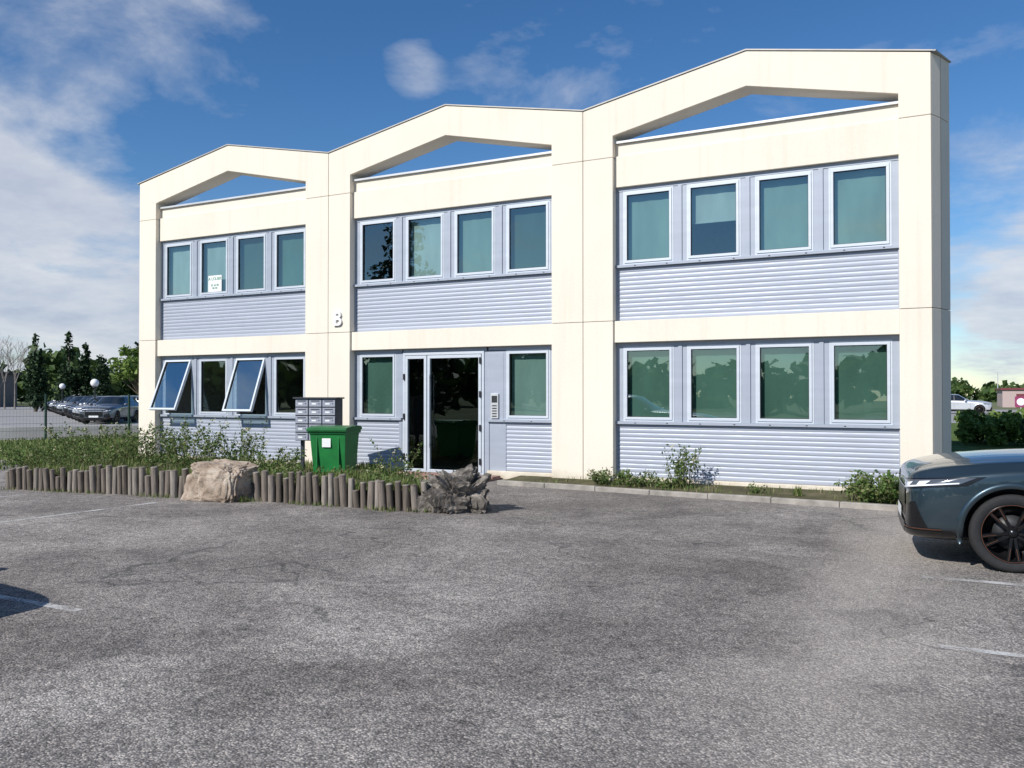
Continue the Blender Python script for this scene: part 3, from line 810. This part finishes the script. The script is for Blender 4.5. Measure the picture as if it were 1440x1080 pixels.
    for sy in(1,-1):
        dg_=(-.75,-.66*sy,0)
        # black bezel, lens, light strips
        grid_patch([(.83,.40*sy,.675),(.34,.90*sy,.765),(.20,.91*sy,.855),(.83,.40*sy,.785)],20,6,dg_,.005,10)
        grid_patch([(.83,.46*sy,.695),(.40,.89*sy,.780),(.28,.91*sy,.842),(.83,.46*sy,.772)],20,5,dg_,.009,5)
        grid_patch([(.83,.46*sy,.698),(.40,.89*sy,.782),(.40,.89*sy,.794),(.83,.46*sy,.712)],20,1,dg_,.014,7)
        grid_patch([(.74,.54*sy,.728),(.69,.60*sy,.738),(.66,.62*sy,.778),(.74,.56*sy,.764)],3,3,dg_,.014,7)
        grid_patch([(.62,.66*sy,.752),(.57,.72*sy,.762),(.54,.74*sy,.800),(.62,.68*sy,.788)],3,3,dg_,.014,7)
        grid_patch([(.84,.50*sy,.36),(.62,.80*sy,.36),(.70,.72*sy,.60),(.84,.54*sy,.54)],10,6,dg_,.008,10)
        grid_patch([(.84,.40*sy,.23),(.46,.90*sy,.23),(.50,.90*sy,.335),(.84,.40*sy,.32)],16,4,dg_,.012,10)
        grid_patch([(.84,.48*sy,.335),(.54,.86*sy,.345),(.54,.86*sy,.354),(.84,.48*sy,.344)],10,1,dg_,.016,6)
        grid_patch([(-3.55,.35*sy,.86),(-3.30,.93*sy,.86),(-3.30,.93*sy,.94),(-3.55,.35*sy,.94)],10,3,(.8,-.6*sy,0),.006,8)
        sd=(0,-sy,0)
        for x in(-.62,-1.78): grid_patch([(x,sy,.33),(x+.008,sy,.33),(x+.008,sy,.985),(x,sy,.985)],1,10,sd,.003,2)
        for x in(-1.62,-2.45): grid_patch([(x,sy,.82),(x+.17,sy,.82),(x+.17,sy,.845),(x,sy,.845)],4,1,sd,.02,0)
        for wx in(0,-2.68):
            vs=[];n_=36
            for i in range(n_+1):
                a=rad(-16+212*i/n_)
                for r,o_ in((.400,.0),(.403,.020),(.445,.018),(.458,.001)):
                    p=Vector((wx+math.cos(a)*r,0,.355+math.sin(a)*r))
                    rr=max(r,.420); pc=Vector((wx+math.cos(a)*rr,sy*2,.355+math.sin(a)*rr))
                    h=bvh.ray_cast(pc,Vector((0,-sy,0))); y=h[0].y if h[0] is not None and abs(h[0].y)>.7 else .9*sy
                    vs.append((p.x,y+sy*o_,p.z))
            mb.add(vs,[[i*4+j,(i+1)*4+j,(i+1)*4+j+1,i*4+j+1] for i in range(n_) for j in range(3)],0,True)
            M=Matrix.Translation((wx,.915*sy,.352))@Matrix.Scale(sy,4,(0,1,0))@Matrix.Scale(1.04,4)
            mb.lathe_y([(.248,-.01),(.256,.0),(.30,.012),(.325,.005),(.337,-.02),(.338,-.10),(.337,-.19),(.325,-.215),(.25,-.21)],56,3,M)
            mb.lathe_y([(.256,-.004),(.252,.004),(.240,-.004),(.232,-.03),(.215,-.12),(.05,-.13),(0,-.13)],48,4,M)
            mb.lathe_y([(.249,.0055),(.245,.0055)],48,6,M)
            mb.lathe_y([(.15,-.10),(.15,-.085),(.06,-.08)],32,2,M)
            mb.lathe_y([(.0,-.008),(.028,-.010),(.034,-.02),(.055,-.03),(.06,-.06)],24,4,M)
            for k in range(10):
                a=rad(36*k); pa=rad((8 if k%2 else -8))
                Rk=M@Matrix.Rotation(-a,4,'Y')
                x1=.242
                c=math.tan(pa)*x1
                w0,w1=.011,.017
                vs=[(.04,-.05,-w0),(.04,-.05,w0),(x1,-.035,c+w1),(x1,-.035,c-w1),(.04,-.018,-w0),(.04,-.018,w0),(x1,.000,c+w1*.8),(x1,.000,c-w1*.8)]
                mb.add(vs,[(0,1,2,3),(7,6,5,4),(4,5,1,0),(1,5,6,2),(2,6,7,3),(3,7,4,0)],4,False,Rk)
                vs=[(.13,-.0075,c*.55-.002),(.13,-.0075,c*.55+.002),(x1-.01,.0025,c+.002),(x1-.01,.0025,c-.002)]
                mb.add(vs,[(0,1,2,3)],6,False,Rk)
        Mm=Matrix.Translation((-.98,1.0*sy,1.08))
        vs=[];
        for a in range(9):
            for b2 in range(12):
                th=math.pi*a/8; ph=2*math.pi*b2/12
                vs.append((.09*math.sin(th)*math.cos(ph),.13*math.cos(th),.075*math.sin(th)*math.sin(ph)))
        mb.add(vs,[[a*12+b2,(a+1)*12+b2,(a+1)*12+(b2+1)%12,a*12+(b2+1)%12] for a in range(8) for b2 in range(12)],0,True,Mm)
        mb.box(-1.0,-.95,min(.84*sy,.93*sy),max(.84*sy,.93*sy),1.03,1.06,2)
        grid_patch([(-1.80,sy,1.05),(-1.70,sy,1.05),(-1.74,sy,1.50),(-1.84,sy,1.50)],2,6,(0,-sy,0),.004,2)
        grid_patch([(-2.75,sy,1.07),(-2.62,sy,1.07),(-2.72,sy,1.49),(-2.85,sy,1.49)],2,6,(0,-sy,0),.004,0)
    f_=(-1,0,0)
    grid_patch([(.9,-.50,.42),(.9,.50,.42),(.9,.46,.70),(.9,-.46,.70)],24,8,f_,.008,10)
    grid_patch([(.9,-.46,.705),(.9,.46,.705),(.9,.46,.713),(.9,-.46,.713)],24,1,f_,.014,7)
    grid_patch([(.9,-.54,.26),(.9,.54,.26),(.9,.54,.37),(.9,-.54,.37)],24,4,f_,.012,10)
    grid_patch([(.9,-.26,.38),(.9,.26,.38),(.9,.26,.49),(.9,-.26,.49)],6,2,f_,.022,9)
    grid_patch([(-3.6,-.26,.62),(-3.6,.26,.62),(-3.6,.26,.73),(-3.6,-.26,.73)],4,2,(1,0,0),.01,9)
    for sy in(1,-1):
        grid_patch([(.74,.56*sy,1.5),(-.66,.775*sy,1.5),(-.66,.783*sy,1.5),(.74,.568*sy,1.5)],24,1,(0,0,-1),.003,2)
        grid_patch([(.6,.28*sy,1.5),(-.6,.44*sy,1.5),(-.6,.46*sy,1.5),(.6,.30*sy,1.5)],24,1,(0,0,-1),.006,0)
    return mb.mesh('car_mesh',CM)
CAR=build_car()
def car(name,x,y,heading,col,sc=1.0,z=0):
    o=bpy.data.objects.new(name,CAR); o.location=(x,y,z); o.rotation_euler=(0,0,rad(heading)); o.scale=(sc,sc,sc); o.color=(*col,1)
    scene.collection.objects.link(o); return o
hd=180+6
c_=Vector((math.cos(rad(hd)),math.sin(rad(hd)))); left=Vector((-c_.y,c_.x))
fx=Vector((.47,-5.30))-left*.90
car('parked_suv',fx.x,fx.y,hd,(.030,.052,.066))
car('parked_car',-7.28,-11.75,0,(.05,.05,.06))
cols=[(.5,.5,.52),(.03,.03,.035),(.6,.6,.6),(.12,.13,.15),(.03,.04,.07),(.35,.36,.38),(.02,.02,.02),(.65,.65,.65),(.15,.02,.02),(.07,.08,.09)]
for k in range(14):
    t=k/13; x=-41.5-37*t; y=17.0+23*t
    if k in(5,): continue
    car('parked_car',x,y,-60+U(-3,3),cols[(k*7+3)%10],U(.90,.98))
for k in range(7):
    car('parked_car',-48-4.2*k,31.5+2.2*k,120,cols[(k*3)%10],.98)
car('parked_car',1.9,66.3,0,(.75,.75,.75),1.05)
for k in range(4): car('parked_car',12+5*k,70,0,cols[k],1)

# ---------------------------------------------------------------- bin
M_bin=mat_simple('green_bin_plastic',(.010,.16,.035),.45,0,.18,4)
M_lid=mat_simple('dark_green_lid',(.010,.12,.028),.45,0,.2,4)
def wheelie():
    mb=MB(); 
    def ringp(z,ww,dd,y0=0): return [(-ww/2,-dd/2+y0,z),(ww/2,-dd/2+y0,z),(ww/2,dd/2+y0,z),(-ww/2,dd/2+y0,z)]
    lv=[(.10,.56,.50,.02),(.14,.58,.54,.01),(.80,.65,.66,0),(.84,.66,.67,0),(.842,.70,.72,0),(.90,.71,.73,0)]
    vs=[];
    for z,ww,dd_,yy in lv: vs+=ringp(z,ww,dd_,yy)
    fs=[[i*4+j,i*4+(j+1)%4,(i+1)*4+(j+1)%4,(i+1)*4+j] for i in range(len(lv)-1) for j in range(4)]
    fs+= [[3,2,1,0],[20,21,22,23]]
    mb.add(vs,fs,0)
    for x in(-.2,.2): mb.box(x-.012,x+.012,-.335,-.30,.2,.78,0)
    prof=[(-.40,.885),(-.405,.92),(-.34,.955),(-.1,.975),(.2,.98),(.36,.965),(.39,.92),(.39,.905)]
    vs=[(-.365,a,b) for a,b in prof]+[(.365,a,b) for a,b in prof]; n=len(prof)
    mb.add(vs,[[i,i+1,i+1+n,i+n] for i in range(n-1)]+[list(range(n))[::-1],list(range(n,2*n)),[0,n,2*n-1,n-1]],1)
    mb.cyl((-.33,.42,.92),(.33,.42,.92),.018,.018,8,1)
    for x in(-.25,.25): mb.box(x-.02,x+.02,.36,.43,.88,.94,1)
    for x in(-.28,.28):
        mb.cyl((x-.03,.22,.10),(x+.03,.22,.10),.10,.10,20,2)
    mb.cyl((-.3,.22,.10),(.3,.22,.10),.015,.015,8,2)
    mb.box(-.10,.06,-.338,-.333,.60,.76,3)
    return mb.obj('wheelie_bin',[M_bin,M_lid,M_tyre,M_white],None,.012,True)
bn=wheelie(); bn.location=(-9.93,-1.95,.08); bn.rotation_euler=(0,0,rad(14)); bn.scale=(1.04,.90,.98)
M_mail=mat_simple('lilac_grey_box',(.33,.345,.40),.45,.2,.08,5)
M_mdark=mat_simple('dark_cabinet',(.035,.04,.05),.5,.2,.15,5)
mb=MB()
W,H,D=.84,.80,.30; z0=.62
mb.box(-W/2,W/2,-D/2,D/2,z0,z0+H,1)
mb.box(-W/2-.03,W/2+.03,-D/2-.05,D/2+.02,z0+H+.001,z0+H+.03,1)
for x in(-.34,.34): mb.box(x-.03,x+.03,-.03,.03,0,z0-.001,1)
cw=W/3
for i in range(3):
    for j in range(5):
        xx=-W/2+i*cw; zz=z0+j*H/5
        mb.box(xx+.012,xx+cw-.012,-D/2-.02,-D/2-.001,zz+.012,zz+H/5-.012,0)
        mb.box(xx+.05,xx+cw-.05,-D/2-.023,-D/2-.0205,zz+H/5-.05,zz+H/5-.032,1)
        mb.box(xx+.07,xx+cw-.12,-D/2-.023,-D/2-.0205,zz+.05,zz+.08,2)
        mb.cyl((xx+cw-.06,-D/2-.026,zz+.07),(xx+cw-.06,-D/2-.0201,zz+.07),.009,.009,8,1)
o=mb.obj('mailbox_cabinet',[M_mail,M_mdark,M_white],None,.004); o.location=(-10.84,-1.30,.10); o.rotation_euler=(0,0,rad(14))

# ---------------------------------------------------------------- fence, wall, lamps, far things
M_fence=mat_simple('green_fence_wire',(.02,.05,.035),.5,.2)
fn=MB(); a=Vector((-34,-4,0)); c=Vector((-20.5,15.6,0)); d=(c-a); Ln=d.length; d.normalize()
k=int(Ln/2.5)
for i in range(k+1):
    p=a+d*(Ln*i/k); fn.box(p.x-.03,p.x+.03,p.y-.03,p.y+.03,0,1.62)
for z in(.1,.35,.6,.85,1.1,1.35,1.57):
    fn.cyl(a+Vector((0,0,z)),c+Vector((0,0,z)),.004,.004,4,0,True,False)
i=0.0
while i<Ln:
    p=a+d*i; fn.cyl(p+Vector((0,0,.05)),p+Vector((0,0,1.6)),.0025,.0025,3,0,True,False); i+=.1
fn.obj('wire_fence',[M_fence])
wl=MB(); nrm=Vector((-d.y,d.x,0))
a2=a+nrm*2.2;c2=c+nrm*2.2
pp=[a2,c2,c2+nrm*.2,a2+nrm*.2]
wl.prism_xy([(q.x,q.y) for q in pp],0,.42); 
wl.obj('low_concrete_wall',[mat_simple('pale_concrete',(.42,.41,.38),.9,0,.15,1)],None,.01)
def lamp(x,y,h):
    mb=MB(); mb.cyl((x,y,0),(x,y,h-.25),.06,.04,8,0)
    vs=[];r=.24
    for a_ in range(9):
        for b2 in range(14):
            th=math.pi*a_/8; ph=2*math.pi*b2/14; vs.append((x+r*math.sin(th)*math.cos(ph),y+r*math.sin(th)*math.sin(ph),h+r*math.cos(th)))
    mb.add(vs,[[a_*14+b2,(a_+1)*14+b2,(a_+1)*14+(b2+1)%14,a_*14+(b2+1)%14] for a_ in range(8) for b2 in range(14)],1,True)
    mb.cyl((x,y,h-.3),(x,y,h-.2),.12,.12,10,0)
    return mb.obj('street_lamp',[M_black,M_white])
lamp(-45.5,19.6,2.3); lamp(-66,31.8,2.3); lamp(-58,46,4.5)
db=MB(); db.box(-134,-110,44,56,0,4.2,0); db.box(-134.4,-109.6,43.6,56.4,4.2,4.5,1)
for k in range(8): db.box(-133+2.8*k,-131.2+2.8*k,43.94,43.99,1.2,2.8,1)
db.obj('distant_office',[mat_simple('grey_render',(.14,.135,.13),.8),M_black])
db=MB(); db.box(5.5,60,110,125,0,2.2,0); db.box(5.3,60.2,109.8,125.2,2.2,2.45,1)
for k in range(12): db.box(7+4.4*k,9.6+4.4*k,109.9,109.97,0,1.7,1)
db.obj('distant_warehouse',[mat_simple('pink_render',(.44,.34,.32),.85),mat_simple('dark_red_trim',(.16,.03,.04),.7)])
sn=MB(); sn.cyl((4.6,62,0),(4.6,62,1.1),.03,.03,8,0); sn.box(4.2,5.0,61.97,62.0,.65,1.45,1); sn.cyl((4.6,61.96,1.05),(4.6,61.9699,1.05),.28,.28,20,2,False)
sn.obj('roadside_sign',[M_flash,mat_simple('purple_red',(.25,.03,.10),.5),M_white])
pl=MB(); pl.cyl((6.2,140,0),(6.2,140,5.2),.08,.05,6); pl.box(5.2,7.2,139.9,140.1,5.1,5.25)
pl.obj('lamp_mast',[M_flash])

# ---------------------------------------------------------------- sun and sky
EL=38; AZ=20
sd=Vector((math.sin(rad(AZ))*math.cos(rad(EL)),math.cos(rad(AZ))*math.cos(rad(EL)),-math.sin(rad(EL))))
su=bpy.data.lights.new('sun','SUN'); su.energy=5.0; su.angle=rad(.5); su.color=(1,.968,.92)
so=bpy.data.objects.new('sun',su); so.rotation_euler=sd.to_track_quat('-Z','Y').to_euler(); scene.collection.objects.link(so)
w=bpy.data.worlds.new('World'); scene.world=w; w.use_nodes=True; nt=w.node_tree
bg=nt.nodes['Background']
sk=N(nt,'ShaderNodeTexSky',sky_type='NISHITA'); sk.sun_disc=False; sk.sun_elevation=rad(EL); sk.sun_rotation=rad(180+AZ)
sk.air_density=1.0; sk.dust_density=.1; sk.ozone_density=4.0; sk.altitude=300
hs=N(nt,'ShaderNodeHueSaturation'); hs.inputs['Hue'].default_value=.503; hs.inputs['Saturation'].default_value=1.22; hs.inputs['Value'].default_value=1.12; L(nt,sk.outputs[0],hs.inputs['Color'])
tc=N(nt,'ShaderNodeTexCoord'); gen=tc.outputs['Generated']
sp_=N(nt,'ShaderNodeSeparateXYZ'); L(nt,gen,sp_.inputs[0])
den=math_(nt,'ADD',math_(nt,'MAXIMUM',sp_.outputs[2],0),.20)
cb=N(nt,'ShaderNodeCombineXYZ'); L(nt,math_(nt,'DIVIDE',sp_.outputs[0],den),cb.inputs[0]); L(nt,math_(nt,'DIVIDE',sp_.outputs[1],den),cb.inputs[1])
n1=noisen(nt,cb.outputs[0],2.2,9,.60,.25)
n2=noisen(nt,cb.outputs[0],.8,3,.5,.2)
dens=math_(nt,'ADD',math_(nt,'MULTIPLY',n1,.7),math_(nt,'MULTIPLY',n2,.3))
dens=math_(nt,'MULTIPLY_ADD',dens,2.0,-.62)
blobs=[(59,5,3,14,.44),(66,11,3,12,.16),(52,23,1,10,.18),(58,14,0,7,.14),(34.2,20.7,0,2.6,.26),(19,24,0,11,.06),(-4,8,1,9,.32),(-8,3,1,9,.28),(46,2,1,10,.24),(120,25,10,50,.14),(200,20,10,60,.12),(-90,20,10,40,.14)]
tot=None
for A,E,r0,r1,g in blobs:
    dv=(-math.sin(rad(A))*math.cos(rad(E)),math.cos(rad(A))*math.cos(rad(E)),math.sin(rad(E)))
    vm=N(nt,'ShaderNodeVectorMath',operation='DOT_PRODUCT'); L(nt,gen,vm.inputs[0]); vm.inputs[1].default_value=dv
    mr=N(nt,'ShaderNodeMapRange',interpolation_type='SMOOTHSTEP'); L(nt,vm.outputs['Value'],mr.inputs[0])
    mr.inputs[1].default_value=math.cos(rad(r1)); mr.inputs[2].default_value=math.cos(rad(r0)); mr.inputs[3].default_value=0; mr.inputs[4].default_value=g
    tot=mr.outputs[0] if tot is None else math_(nt,'ADD',tot,mr.outputs[0])
dens=math_(nt,'ADD',dens,tot)
cf=ramp(nt,dens,[(.48,(0,0,0)),(.62,(.24,.24,.24)),(.86,(.88,.88,.88))])
shade=ramp(nt,noisen(nt,cb.outputs[0],2.6,5,.6),[(.3,(4.6,5.2,6.5)),(.7,(7.6,7.8,8.2))])
skc=mix(nt,cf,hs.outputs[0],shade)
L(nt,skc,bg.inputs[0]); bg.inputs[1].default_value=.10

# ---------------------------------------------------------------- camera
cam=bpy.data.cameras.new('camera'); co=bpy.data.objects.new('camera',cam); scene.collection.objects.link(co)
cam.sensor_width=36; cam.lens=36*1200/1440; cam.clip_end=4000; cam.clip_start=.05
co.location=(0,-14.18,1.6); co.rotation_euler=(rad(90+.716),0,rad(27.35))
scene.camera=co
